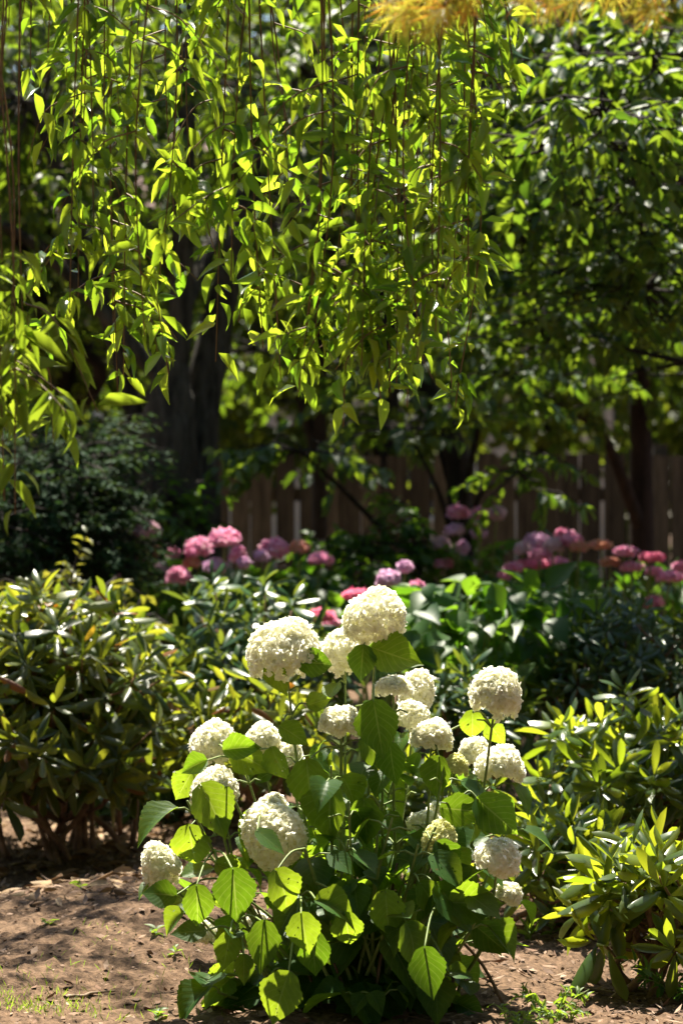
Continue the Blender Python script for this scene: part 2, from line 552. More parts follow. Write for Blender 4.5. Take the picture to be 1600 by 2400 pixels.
# ------------------------------------------------------------------ foliage clouds
def cloud(g, tw, blobs, tm, L, W, per=16, droop=.35, flat=.5, twl=.35, line=None):
    """blobs: (cx,cy,cz,rx,ry,rz,nclumps). leafy sprays along twigs, with gaps"""
    for (bx, by, bz, rx, ry, rz, nc) in blobs:
        dirs = rand_unit(nc)
        rad = rng.random(nc) ** 0.45
        c = np.array([bx, by, bz]) + dirs * rad[:, None] * np.array([rx, ry, rz])
        t = unit(dirs * np.array([1, 1, flat]) + rng.normal(0, .45, (nc, 3)) * np.array([1, 1, .6]) - np.array([0, 0, droop]))
        tl = twl * rng.uniform(.6, 1.3, nc)
        if tw is not None:
            for i in range(nc):
                a = c[i] - t[i] * tl[i] * .15
                q = c[i] + t[i] * tl[i]
                tw.add(*tube([a, (a + q) / 2 + [0, 0, .03], q], [.006, .004, .002], 3))
                if line is not None:
                    k = np.argmin(np.linalg.norm(line - (c[i] - dirs[i] * rad[i] * .3), axis=1))
                    e = line[k] - a
                    tw.add(*tube([line[k], (a + line[k]) / 2 + rng.normal(0, .05, 3) * np.linalg.norm(e), a], [.007, .006, .005], 3))
        side = unit(np.cross(t, np.array([0, 0, 1.0]) + rng.normal(0, .25, (nc, 3))))
        s = np.tile(np.linspace(0, 1, per), (nc, 1)) + rng.normal(0, .04, (nc, per))
        sg = np.where(np.arange(per) % 2 == 0, 1.0, -1.0)[None, :, None]
        p = c[:, None] + t[:, None] * (s * tl[:, None])[..., None]
        d = t[:, None] * .75 + side[:, None] * sg * .8 + rng.normal(0, .3, (nc, per, 3)) - np.array([0, 0, droop])
        nr = np.array([0, 0, 1.0]) + rng.normal(0, .45, (nc, per, 3))
        k = nc * per
        leaves(g, tm, p.reshape(k, 3), d.reshape(k, 3), nr.reshape(k, 3), L * rng.uniform(.6, 1.15, k), W)


def limb_to(g, a, b, r0, r1, sag=.15, n=6):
    a, b = np.array(a, float), np.array(b, float)
    m = (a + b) / 2 + rng.normal(0, .06, 3) * np.linalg.norm(b - a) + np.array([0, 0, sag * np.linalg.norm(b - a)])
    ln = smooth_line([a, m, b], 6)
    g.add(*tube(ln, [r0, r1], n))
    return ln


def tree(name, label, trunk_pts, radii, bark, blobs, tm, L, W, mat, group, per=16, twigs=True, limb_r=.05, extra_trunks=(), **kw):
    base = np.array(trunk_pts[0], float)
    root = thing(name, tuple(base), label, 'tree', group)
    g = Geo()
    pts = smooth_line(trunk_pts, 8)
    g.add(*tube(pts, radii, 20, .035))
    part(g, 'trunk', M[bark], root)
    for (tp, tr) in extra_trunks:
        g = Geo()
        g.add(*tube(smooth_line(tp, 8), tr, 18, .035))
        part(g, 'trunk', M[bark], root)
    gl = Geo()
    for b in blobs:
        gb = Geo()
        k = np.argmin(np.linalg.norm(pts - (np.array(b[:3]) - [0, 0, .8]), axis=1))
        ln = limb_to(gb, pts[k], b[:3], limb_r, limb_r * .25)
        cloud(gl, gb if twigs else None, [b], tm, L, W, per, line=ln, **kw)
        part(gb, 'limb', M[bark], root)
    part(gl, 'crown', M[mat], root)
    return root


def V3(px, py, d):
    return tuple(P(px, py, d))


def blob(px, py, d, wpx, hpx, ry, nc):
    c = P(px, py, d)
    return (c[0], c[1], c[2], S(wpx, d) / 2, ry, S(hpx, d) / 2, nc)


# ------------------------------------------------------------------ far wood, added sky-blocking trees, and house
g = Geo()
cloud(g, None, [(x, 44 + 2 * math.sin(x), 6.0, 3.2, 2.5, 7.5, 620) for x in np.arange(-18, 19, 3.0)]
      + [(sx * (13 + rng.random()), y, 5.5, 2.2, 3.2, 6.5, 420) for sx in (-1, 1) for y in np.arange(-10, 42, 5.0)]  # side trees out of view, with the rear ones added to cut sky light
      + [(x, -9 + rng.random(), 5.5, 3.0, 2.0, 6.5, 420) for x in np.arange(-12, 13, 4.0)]
      + [(x, y, 8.5, 2.6, 2.6, .8, 130) for x in np.arange(-10, 11, 4.0) for y in (-6, -2, 2)], OVAL_FAR, .34, .6, 14, twl=1.1)  # unseen canopy added overhead to darken the background
tag(g.build('far_wood_sky_screen', M['tree_far']), 'dark wood seen far behind the fence, plus unseen trees added round and over the camera to block the sky', 'wood', kind='stuff')

root = thing('house', (-.6, 33, 0), 'pale beige house glimpsed through the leaves far behind the fence', 'house')
g = Geo().add(*box(-5.5, 3.5, 33, 40, -.05, 4.2))
wall = part(g, 'wall', M['house'], root, False)
g = Geo()
Vr = np.array([(-6, 32.4, 4.21), (4, 32.4, 4.21), (4, 40.6, 4.21), (-6, 40.6, 4.21), (-6, 36.5, 6.8), (4, 36.5, 6.8), (-6, 36.5, 6.8), (4, 36.5, 6.8)], float)
g.add(Vr, [(0, 1, 5, 4), (2, 3, 6, 7), (0, 3, 2, 1)])
part(g, 'roof', M['house_roof'], root, False)
for wx in (-3.6, 1.2):
    g = Geo()
    for (a, b, c, e) in ((wx - .6, wx + .6, 1.0, 1.08), (wx - .6, wx + .6, 2.32, 2.4), (wx - .6, wx - .52, 1.08, 2.32), (wx + .52, wx + .6, 1.08, 2.32)):
        g.add(*box(a, b, 32.95, 32.998, c, e))
    wn = part(g, 'window', M['house_frame'], root, False)
    sub(Geo().add(*box(wx - .52, wx + .52, 32.97, 32.99, 1.08, 2.32)), 'pane', M['house_glass'], wn, False)

# trees behind the fence
far = [(-5.2, 24, 0), (-3.3, 21.5, 1), (-1.4, 25.5, 0), (.3, 22.5, 1), (2.0, 26, 0), (3.4, 21.6, 1), (5.2, 24.5, 0)]
far_words = ['at the left behind the dark yew', 'behind the thick grey trunk',
             'between the grey trunk and the thin dark one', 'above the middle of the fence', 'just right of the curved dark trunk',
             'behind the straight brown trunk at the right', 'past the straight brown trunk at the right']
for (x, y, k), wd in zip(far, far_words):
    h = rng.uniform(6.5, 8.5)
    bl = []
    for j in range(7):
        zz = 1.9 + (h - 1.9) * (j + .3) / 7
        bl.append((x + rng.normal(0, .8), y + rng.normal(0, .6), zz, 1.5, 1.3, .9, 100))
    tree('background_tree', 'dim bushy tree behind the fence, ' + wd, [(x, y, -.05), (x + .1, y, 2), (x - .05, y, h * .8)], [.16, .12, .04],
         'dark_bark', bl, OVAL_FAR, .15, .6, 'tree_far', 'trees beyond the fence', per=14, twigs=False, twl=.6)

# ------------------------------------------------------------------ fence
FY = 17.6
fr = thing('wooden_fence', (0, FY, 0), 'weathered brown vertical board fence crossing the background behind the pink hydrangeas', 'fence')
g = Geo()
x = -7.0
while x < 7.0:
    wdt = rng.uniform(.125, .15)
    top = 1.52 + rng.normal(0, .012)
    lean = rng.normal(0, .004)
    V, Q = box(x, x + wdt, FY - .012 + rng.normal(0, .003), FY + .010, -.05, top)
    V[V[:, 2] > 1, 0] += lean
    g.add(V, Q)
    x += wdt + (rng.uniform(.004, .012) if rng.random() > .2 else rng.uniform(.018, .034))
part(g, 'boards', M['fence'], fr, False)
for z in (.35, 1.25):
    part(Geo().add(*box(-7, 7, FY + .014, FY + .06, z - .045, z + .045)), 'rail', M['fence'], fr, False)
for x in np.arange(-6.6, 7, 2.2):
    part(Geo().add(*box(x - .05, x + .05, FY + .064, FY + .164, -.1, 1.6)), 'post', M['fence'], fr, False)

# ------------------------------------------------------------------ middle trees
tA = V3(395, 1000, 13)
xA = tA[0]
tree('shade_tree', 'thick grey-barked tree with merged stems left of the fence', [(xA - .06, 13, -.1), (xA - .03, 13, .9), (xA - .02, 13, 1.5), (xA + .0, 13, 1.85), (xA + .05, 13, 2.3), (xA + .08, 13.1, 5)],
     [.22, .18, .165, .155, .145, .125, .09, .07, .06, .055, .05], 'bark',
     [(-.2, 12.6, 3.3, 1.0, .7, .5, 60), (-1.6, 12.8, 3.2, 1.0, .8, .6, 70), (-2.6, 13.2, 2.7, .9, .8, .7, 70), (-1.0, 14.0, 4.8, 1.5, 1.2, .7, 60),
      (-.1, 14.2, 5.2, 1.4, 1.1, .6, 46), (-2.2, 13.4, 4.6, 1.2, 1.0, .7, 60), (-.4, 14.4, 2.9, .8, .6, .5, 50)],
     OVAL, .095, .48, 'tree_a', 'trees shading the garden', per=18,
     extra_trunks=[([(xA + .13, 13.1, -.1), (xA + .14, 13.1, 1.0), (xA + .16, 13.15, 1.8), (xA + .5, 13.3, 3.2)], [.13, .11, .095, .04]),
                   ([(xA - .22, 13.1, -.1), (xA - .19, 13.1, 1.0), (xA - .24, 13.1, 1.8), (xA - .7, 13.0, 3.2)], [.08, .065, .05, .03])])
b0 = P(1055, 1150, 13)
tree('shade_tree', 'slender dark tree with curving trunk in front of the fence', [(b0[0], 13, -.05), tuple(b0), V3(1040, 1020, 13), V3(985, 900, 13.1), V3(955, 790, 13.2), V3(930, 500, 13.5)],
     [.07, .065, .06, .05, .045, .03], 'dark_bark',
     [blob(690, 1035, 12.3, 300, 60, .2, 12), blob(1190, 1085, 11.8, 230, 110, .3, 9), blob(930, 980, 12.6, 300, 90, .4, 14), blob(1150, 840, 12.4, 260, 180, .5, 30),
      (.6, 14.0, 3.4, 1.2, .8, .6, 60), (.4, 14.2, 4.7, 1.4, 1.1, .6, 44), (1.3, 13.6, 2.8, .8, .6, .5, 46), blob(870, 860, 13.2, 260, 160, .5, 24)],
     OVAL, .10, .46, 'tree_b', 'trees shading the garden', per=14, limb_r=.022, flat=.15, droop=.25)
c0 = P(1475, 1200, 15.5)
tree('shade_tree', 'straight reddish-brown trunked tree in front of the fence at right', [(c0[0], 15.5, -.05), (c0[0], 15.5, 1), V3(1470, 950, 15.5), V3(1465, 600, 15.5), V3(1440, 200, 15.6)],
     [.075, .07, .065, .055, .04], 'red_bark',
     [blob(1400, 650, 15.2, 560, 380, .8, 90), blob(1500, 250, 15.4, 600, 400, .9, 90), blob(1150, 420, 15.4, 500, 400, .9, 90), (2.0, 15.6, 4.9, 1.5, 1.2, .7, 130), (2.6, 16.8, 5.6, 1.5, 1.2, .6, 110),
      blob(1260, 930, 15.0, 320, 90, .5, 20), (.9, 15.4, 5.2, 1.4, 1.2, .7, 40)],
     OVAL, .10, .48, 'tree_a', 'trees shading the garden', per=16)
d0 = P(735, 900, 16)
tree('shade_tree', 'thin dark pole-like tree between the grey trunk and curved trunk', [(d0[0], 16, -.05), tuple(d0), (d0[0] + .05, 16, 3), (d0[0], 16, 5.5)], [.05, .045, .04, .03], 'dark_bark',
     [blob(700, 500, 15.8, 560, 400, .7, 90), blob(600, 800, 16.2, 330, 200, .5, 36), (-.2, 16, 4.9, 1.6, 1.1, .8, 130), (-.9, 17, 5.9, 1.6, 1.2, .6, 120), (.8, 16.6, 5.9, 1.4, 1.2, .6, 110)],
     OVAL, .10, .5, 'tree_a', 'trees shading the garden', per=14)
e0 = P(150, 900, 14.5)
tree('shade_tree', 'spreading dark-limbed tree at the far left behind the yew', [(e0[0] + .05, 14.5, -.05), tuple(e0), V3(90, 700, 14.4), V3(20, 500, 14.2), V3(-60, 200, 14)], [.10, .08, .06, .05, .03], 'dark_bark',
     [blob(120, 560, 14.3, 460, 420, .7, 100), blob(60, 250, 14.3, 500, 400, .8, 90), blob(170, 800, 14.6, 420, 260, .5, 66), (-2.6, 15, 4.8, 1.7, 1.3, .8, 140), (-1.6, 15.6, 5.6, 1.5, 1.2, .6, 110)],
     OVAL_FAR, .075, .5, 'tree_a', 'trees shading the garden', per=18,
     extra_trunks=[([V3(165, 960, 14.5), V3(230, 850, 14.3), V3(140, 770, 14.2), V3(40, 640, 14.1)], [.05, .04, .03, .02])])

# right-hand tree whose boughs reach in from beyond the right edge
tx = 3.1
rr = thing('broad_leaved_tree', (tx, 10.2, 0), 'broad-leaved tree reaching level boughs in from the right edge', 'tree', 'trees shading the garden')
g = Geo().add(*tube(smooth_line([(tx, 10.2, -.05), (tx - .05, 10.2, 1.5), (tx + .05, 10.2, 3), (tx, 10.2, 5)], 8), [.17, .14, .11, .05], 16, .03))
part(g, 'trunk', M['dark_bark'], rr)
gl = Geo()
spr = [blob(1390, 260, 8.9, 420, 120, .25, 20), blob(1300, 330, 9.2, 420, 90, .25, 20), blob(1500, 120, 9.6, 300, 200, .3, 22), blob(1330, 120, 10.4, 440, 260, .5, 46),
       blob(1450, 440, 10.2, 360, 260, .4, 40), blob(1230, 480, 10.8, 300, 260, .4, 34), blob(1480, 660, 10.6, 320, 260, .4, 34), blob(1320, 640, 11.4, 400, 300, .5, 44),
       blob(1250, 760, 11.6, 260, 200, .4, 24), blob(1120, 250, 11.2, 300, 360, .5, 44), blob(1480, 850, 11.5, 240, 160, .4, 8), (.5, 9.0, 4.2, .5, .35, .22, 22), (2.2, 11.4, 4.3, 1.3, .8, .5, 90), (1.1, 11.9, 4.6, .9, .7, .4, 60), (1.6, 12.6, 5.0, 1.2, .6, .4, 60)]
for b in spr:
    gb = Geo()
    l1 = limb_to(gb, (tx - .03, 10.2, min(max(b[2] - .1, 1.2), 4.2)), b[:3], .032, .007, .03)
    l2 = limb_to(gb, b[:3], (b[0] - b[3] * .9, b[1] - .05, b[2] - .06), .008, .003, .03, 4)
    cloud(gl, gb, [b], OVAL, .085, .46, 17, flat=.08, droop=.18, twl=.32, line=np.vstack([l1, l2]))
    part(gb, 'limb', M['dark_bark'], rr)
part(gl, 'crown', M['tree_b'], rr)


# ------------------------------------------------------------------ evergreen yew, golden shrub, undergrowth
def cloud_shrub(name, label, cat, blobs, tm, L, W, mat, per=14, nst=7, **kw):
    cx = np.mean([b[0] for b in blobs])
    cy = np.mean([b[1] for b in blobs])
    root = thing(name, (cx, cy, float(gz(cx, cy))), label, cat)
    gs, gl = Geo(), Geo()
    for i in range(nst):
        b = blobs[i % len(blobs)]
        e = np.array(b[:3]) + rng.uniform(-.6, .6, 3) * np.array(b[3:6])
        limb_to(gs, (cx + rng.normal(0, .08), cy + rng.normal(0, .08), float(gz(cx, cy)) - .02), e, .016, .004, .05)
    cloud(gl, gs, blobs, tm, L, W, per, **kw)
    part(gs, 'stem', M['dark_bark'], root)
    part(gl, 'foliage', M[mat], root)
    return root


NEEDLE = [leaf_shape('rhodo', 2, 1, b, 0) for b in (.2, .5, -.2)]
cloud_shrub('yew_bush', 'dark feathery yew bush in deep shade left of the grey trunk', 'shrub',
            [blob(120, 1120, 11.2, 340, 280, .5, 230), blob(200, 1050, 11.4, 220, 130, .4, 110), blob(0, 1200, 11.0, 260, 260, .5, 160), blob(210, 1240, 11.2, 220, 180, .4, 110), blob(100, 1290, 11, 360, 200, .4, 140)],
            NEEDLE, .045, .28, 'yew', per=34, droop=.2, twl=.22)
cloud_shrub('golden_shrub', 'low yellow-green small-leaved shrub below the dark yew', 'shrub',
            [blob(190, 1390, 10.2, 240, 120, .25, 46), blob(110, 1370, 10.4, 160, 90, .25, 22), blob(300, 1400, 10.3, 120, 90, .2, 14)], OVAL_FAR, .055, .5, 'golden', per=12, twl=.16)
cloud_shrub('leafy_shrub', 'soft green young shrub at the foot of the grey trunk', 'shrub',
            [blob(375, 1170, 12.7, 130, 110, .2, 20), blob(440, 1210, 12.7, 110, 60, .2, 8)], OVAL_FAR, .075, .45, 'pinkhyd', per=14, twl=.22)
cloud_shrub('leafy_shrub', 'green bramble-like shrub before the fence centre, left of curved trunk', 'shrub',
            [blob(860, 1270, 12.6, 240, 110, .3, 34), blob(940, 1180, 12.8, 90, 70, .2, 6), blob(800, 1320, 12.4, 220, 120, .3, 34)], OVAL_FAR, .085, .5, 'pinkhyd', per=14, twl=.26)


# ------------------------------------------------------------------ pink hydrangeas
def floret_pack(g, C, A, size, tm, cup=.35):
    """four-petalled florets: centres C, facing A"""
    n = len(C)
    h = unit(np.cross(A, rand_unit(n)))
    k = np.cross(A, h)
    for q in range(4):
        a = q * math.pi / 2
        d = h * math.cos(a) + k * math.sin(a)
        leaves(g, tm, C + A * .0005 * q, d + A * cup, A + rng.normal(0, .12, (n, 3)), size * np.repeat(rng.uniform(.72, 1.4, n)[None], 1, 0)[0], .95)


PETAL = [leaf_shape('petal', 3, 2, b, f) for b, f in ((.5, .25), (.1, .1), (.9, .3))]
PETAL_FAR = [leaf_shape('petal', 2, 1, .4, 0)]


def dome(n, c, r, low=-.45, jit=.12, lump=.1):
    """points and outward normals over a lumpy dome"""
    u = rand_unit(n * 3)
    az, ph = np.arctan2(u[:, 1], u[:, 0]), rng.uniform(0, 6, 2)
    u = u[u[:, 2] > low + .16 * np.sin(2 * az + ph[0]) + .12 * np.sin(5 * az + ph[1])][:n]
    k = rand_unit(9)
    f = 1 + lump * (np.maximum(u @ k.T, .5).max(1) - .85) + jit * (rng.random(len(u)) - .8)
    p = np.array(c) + u * f[:, None] * np.array(r)
    nr = unit(u / np.array(r))
    return p, nr


def stemmed_bush(name, label, heads, d, base_px, mat_leaf='pinkhyd', nleaf=160, L=.115, wd=.25, leafbox=None, flat=False, seed=0):
    """heads: (cx, cy, w, h, colour). one hydrangea bush"""
    bx = P(base_px, 1200, d)[0]
    root = thing(name, (bx, d, float(gz(bx, d))), label, 'hydrangea', 'pink hydrangeas in the shade')
    gs, gl = Geo(), Geo()
    base = np.array([bx, d, float(gz(bx, d)) - .02])
    tips = []
    for (hx, hy, hw, hh, col) in heads:
        dd = d - .42 + rng.uniform(-.2, .15)
        c = P(hx, hy, dd)
        hw, hh = hw * .94, hh * .94
        r = (S(hw, dd) / 2, S(hw, dd) / 2, S(hh, dd) * (.55 if hh > .5 * hw else .5))
        s0 = base + [rng.normal(0, .1), rng.normal(0, .1), 0]
        mid = (s0 + c) / 2 + [(c[0] - s0[0]) * .25, 0, .05]
        gs.add(*tube(smooth_line([s0, mid, c - [0, 0, r[2] * .5]], 5), [.007, .004], 5))
        tips.append(c)
        g = Geo()
        k = int(60 + 130 * hw / 60)
        p, nr = dome(k, c - [0, 0, r[2] * .35], r, -.25, .3, .6)
        floret_pack(g, p, unit(nr + rng.normal(0, .5, nr.shape)), .0165, PETAL_FAR)
        p, nr = dome(k // 3, c - [0, 0, r[2] * .4], np.array(r) * .75, -.2, .2, .2)
        floret_pack(g, p, unit(nr + rng.normal(0, .3, nr.shape)), .018, PETAL_FAR)
        part(g, 'flower_head', M[col], root)
    # leaves round the stems under the heads
    if leafbox is not None:
        x0, x1, y0, y1 = leafbox
        pc = []
        for i in range(nleaf):
            dd = d + rng.uniform(-wd, wd) * 1.3
            pc.append(P(rng.uniform(x0, x1), y0 + 38 + (y1 - y0 - 20) * rng.random() ** .8, dd))
        pc = np.array(pc)
        outw = unit(pc - (base + [0, .25, .3]))
        dr = outw * np.array([1, 1, .25]) + rng.normal(0, .45, pc.shape) + np.array([0, -.15, -.25])
        leaves(gl, HEART_FAR, pc, dr, np.array([0, 0, 1.0]) + rng.normal(0, .4, pc.shape), L * rng.uniform(.65, 1.15, nleaf), .66)
        for i in range(0, nleaf, 6):
            gs.add(*tube(smooth_line([base + [rng.normal(0, .1), rng.normal(0, .1), 0], (base + pc[i]) / 2 + [0, 0, .04], pc[i]], 4), [.006, .003], 4))
    part(gs, 'stem', M['hyd_stem'], root)
    part(gl, 'foliage', M[mat_leaf], root)
    return root


stemmed_bush('pink_hydrangea', 'hydrangea with small dusty peach flower heads at the foot of the grey trunk',
             [(345, 1210, 42, 28, 'dusty'), (322, 1222, 30, 24, 'dusty'), (350, 1264, 28, 26, 'peach'), (315, 1275, 34, 22, 'pink'), (282, 1322, 40, 36, 'mauve'), (398, 1268, 28, 20, 'pink'), (372, 1306, 36, 28, 'dusty')],
             12.0, 330, nleaf=150, leafbox=(250, 430, 1225, 1420))
stemmed_bush('pink_hydrangea', 'hydrangea with clustered bright pink mopheads just right of the grey trunk',
             [(455, 1255, 72, 52, 'pink'), (515, 1232, 78, 46, 'pink'), (547, 1272, 38, 40, 'pink'), (495, 1298, 50, 36, 'mauve'), (410, 1320, 56, 44, 'pink'), (440, 1290, 30, 22, 'peach'), (560, 1290, 26, 26, 'mauve')],
             11.6, 480, nleaf=170, leafbox=(400, 590, 1265, 1440))
stemmed_bush('pink_hydrangea', 'hydrangea with one deep pink mophead and peach ones before the fence',
             [(628, 1258, 64, 52, 'pink'), (688, 1254, 44, 28, 'peach'), (736, 1282, 52, 28, 'pink'), (600, 1275, 26, 20, 'mauve')],
             12.0, 670, nleaf=160, leafbox=(590, 790, 1265, 1440))
stemmed_bush('pink_hydrangea', 'tall hydrangea with round mauve-pink mopheads below the curved trunk',
             [(1050, 1174, 50, 36, 'pink'), (1102, 1178, 40, 33, 'pink'), (1141, 1176, 40, 32, 'dusty'), (1042, 1215, 44, 26, 'mauve'), (1098, 1222, 34, 24, 'mauve'), (1014, 1247, 40, 34, 'dusty'), (1062, 1256, 26, 32, 'mauve'), (1020, 1293, 46, 20, 'pink')],
             12.8, 1070, nleaf=150, leafbox=(990, 1170, 1215, 1400))
stemmed_bush('pink_hydrangea', 'hydrangea with pink and mauve heads massed before the fence at right',
             [(1232, 1240, 62, 46, 'mauve'), (1272, 1250, 48, 34, 'dusty'), (1312, 1238, 50, 34, 'pink'), (1290, 1225, 34, 18, 'pink'), (1240, 1270, 50, 24, 'pink'), (1200, 1258, 36, 24, 'dusty'), (1222, 1292, 70, 28, 'hot'), (1180, 1302, 40, 16, 'pink'),
              (1275, 1290, 60, 20, 'pink'), (1330, 1255, 40, 16, 'peach'), (1160, 1320, 30, 14, 'pink')],
             12.0, 1240, nleaf=190, leafbox=(1130, 1350, 1255, 1430))
stemmed_bush('pink_hydrangea', 'lacecap hydrangea with flat salmon-pink heads at the right edge',
             [(1380, 1250, 50, 14, 'peach'), (1432, 1264, 56, 16, 'pink'), (1496, 1278, 54, 18, 'hot'), (1450, 1300, 46, 14, 'pink'), (1540, 1322, 56, 20, 'pink'), (1400, 1290, 40, 12, 'peach'), (1500, 1382, 46, 32, 'pink'), (1500, 1310, 34, 12, 'pink'), (1560, 1300, 30, 12, 'pink')],
             11.6, 1450, nleaf=190, leafbox=(1340, 1600, 1270, 1460))
stemmed_bush('pink_hydrangea', 'low hydrangea with hot pink and mauve heads behind the tall white flower',
             [(735, 1412, 60, 28, 'hot'), (822, 1364, 72, 22, 'hot'), (892, 1326, 50, 40, 'mauve'), (930, 1300, 26, 20, 'mauve'), (985, 1372, 40, 24, 'mauve'), (955, 1345, 26, 22, 'pink'), (965, 1390, 34, 18, 'pink'), (760, 1430, 34, 16, 'pink')],
             10.6, 850, nleaf=120, leafbox=(720, 1000, 1350, 1520))
# the broad dark-green leafy hydrangea without open flowers
stemmed_bush('leafy_hydrangea', 'flowerless hydrangea of broad deep-green leaves right of the tall white flower', [], 9.6, 1080, nleaf=430, L=.14, wd=.4, leafbox=(950, 1330, 1300, 1560))


# ------------------------------------------------------------------ rhododendrons
def rhodo(label, c, r, nros, mat, L=.11, nstem=10, low=-.6, inner=.35, per=(8, 12), rise=.35, n_mid=0, spread=.25):
    c, r = np.array(c, float), np.array(r, float)
    bz = float(gz(c[0], c[1]))
    root = thing('rhododendron_bush', (c[0], c[1], bz), label, 'rhododendron', 'rhododendrons round the white hydrangea')
    # rosette centres
    n = nros
    u = rand_unit(n * 4)
    u = u[u[:, 2] > low][:n]
    k = np.where(rng.random(n) < inner, rng.uniform(.35, .8, n), rng.uniform(.82, 1.06, n))
    lump = 1 + .16 * np.sin(u[:, 0] * 5 + c[0] * 9) * np.cos(u[:, 1] * 4 + u[:, 2] * 6)
    p = c + u * (k * lump)[:, None] * r
    p[:, 2] = np.maximum(p[:, 2], gz(p[:, 0], p[:, 1]) + .04)
    ax = unit(u * np.array([.8, .8, .55]) + np.array([0, 0, .6]) + rng.normal(0, .22, (n, 3)))
    gl = Geo()
    for i in range(n):
        m = rng.integers(per[0], per[1] + 1)
        a = ax[i]
        e1 = unit(np.cross(a, [.3, .9, .2]))
        e2 = np.cross(a, e1)
        th = np.arange(m) * 2.399963 + rng.uniform(0, 6)
        lift = np.linspace(-.25, rise + .9, m) + rng.normal(0, .12, m)
        d = (np.cos(th)[:, None] * e1 + np.sin(th)[:, None] * e2) * np.cos(lift)[:, None] + a * np.sin(lift)[:, None]
        pb = p[i] + a * np.linspace(-.03, .015, m)[:, None] + d * .012
        sz = L * rng.uniform(.8, 1.1) * np.linspace(1.05, .72, m) * rng.uniform(.85, 1.1, m)
        leaves(gl, RHODO, pb, d, a + rng.normal(0, .12, (m, 3)), sz, rng.uniform(.21, .29, m))
    # main stems then shoots to every rosette
    base = np.stack([c[0] + rng.normal(0, spread * r[0], nstem), c[1] + rng.normal(0, spread * r[1], nstem), np.zeros(nstem)], -1)
    base[:, 2] = gz(base[:, 0], base[:, 1]) - .02
    top = c + rand_unit(nstem) * r * np.array([.5, .5, .25])
    near = np.argmin(np.linalg.norm(p[:, None] - top[None], axis=2), axis=1)
    for j in range(nstem):
        g = Geo()
        m = (base[j] + top[j]) / 2 + rng.normal(0, .05, 3) * np.array([1, 1, .2])
        line = smooth_line([base[j], base[j] * .7 + m * .3 + rng.normal(0, .015, 3), m, top[j]], 5)
        g.add(*tube(line, [.014, .010, .007], 6, .05))
        for i in np.where(near == j)[0]:
            s = line[rng.integers(len(line) // 2, len(line))]
            q = p[i] - ax[i] * .03
            mm = (s + q) / 2 + rng.normal(0, .03, 3)
            g.add(*tube(smooth_line([s, mm, q], 4), [.005, .0035], 4))
        part(g, 'stem', M['rh_stem'], root)
    part(gl, 'foliage', M[mat], root)
    return root


def rc(px, py, d):
    return P(px, py, d)


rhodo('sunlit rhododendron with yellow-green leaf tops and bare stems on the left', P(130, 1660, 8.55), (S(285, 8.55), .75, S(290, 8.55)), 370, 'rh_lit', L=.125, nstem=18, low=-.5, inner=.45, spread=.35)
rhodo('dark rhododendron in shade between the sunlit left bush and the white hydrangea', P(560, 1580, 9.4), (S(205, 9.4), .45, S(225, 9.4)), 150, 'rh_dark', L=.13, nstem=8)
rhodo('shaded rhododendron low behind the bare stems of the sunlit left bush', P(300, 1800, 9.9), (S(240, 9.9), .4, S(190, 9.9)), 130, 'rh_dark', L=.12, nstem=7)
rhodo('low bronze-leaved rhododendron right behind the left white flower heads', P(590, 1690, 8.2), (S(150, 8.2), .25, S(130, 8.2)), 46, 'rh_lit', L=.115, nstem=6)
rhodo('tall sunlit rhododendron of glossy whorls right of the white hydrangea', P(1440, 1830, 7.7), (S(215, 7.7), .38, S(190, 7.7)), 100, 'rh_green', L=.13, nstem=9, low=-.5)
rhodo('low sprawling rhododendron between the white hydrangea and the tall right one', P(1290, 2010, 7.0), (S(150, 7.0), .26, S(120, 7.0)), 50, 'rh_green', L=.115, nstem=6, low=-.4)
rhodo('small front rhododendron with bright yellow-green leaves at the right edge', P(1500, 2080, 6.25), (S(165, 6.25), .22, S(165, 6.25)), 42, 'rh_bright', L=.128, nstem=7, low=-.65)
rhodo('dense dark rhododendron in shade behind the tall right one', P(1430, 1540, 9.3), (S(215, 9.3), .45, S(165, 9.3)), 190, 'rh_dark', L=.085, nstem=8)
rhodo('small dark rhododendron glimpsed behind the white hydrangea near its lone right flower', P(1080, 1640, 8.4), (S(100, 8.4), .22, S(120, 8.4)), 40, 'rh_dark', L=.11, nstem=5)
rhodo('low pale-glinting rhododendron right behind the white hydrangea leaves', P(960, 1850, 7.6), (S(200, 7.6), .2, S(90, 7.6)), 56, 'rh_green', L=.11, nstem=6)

# ------------------------------------------------------------------ THE WHITE HYDRANGEA
HD = 6.0
hb = P(830, 2300, HD)
hroot = thing('white_hydrangea', (hb[0], HD, float(gz(hb[0], HD))), 'white mophead hydrangea with big heart-shaped leaves in the sunny centre', 'hydrangea')
HL = tuple(hroot.location)
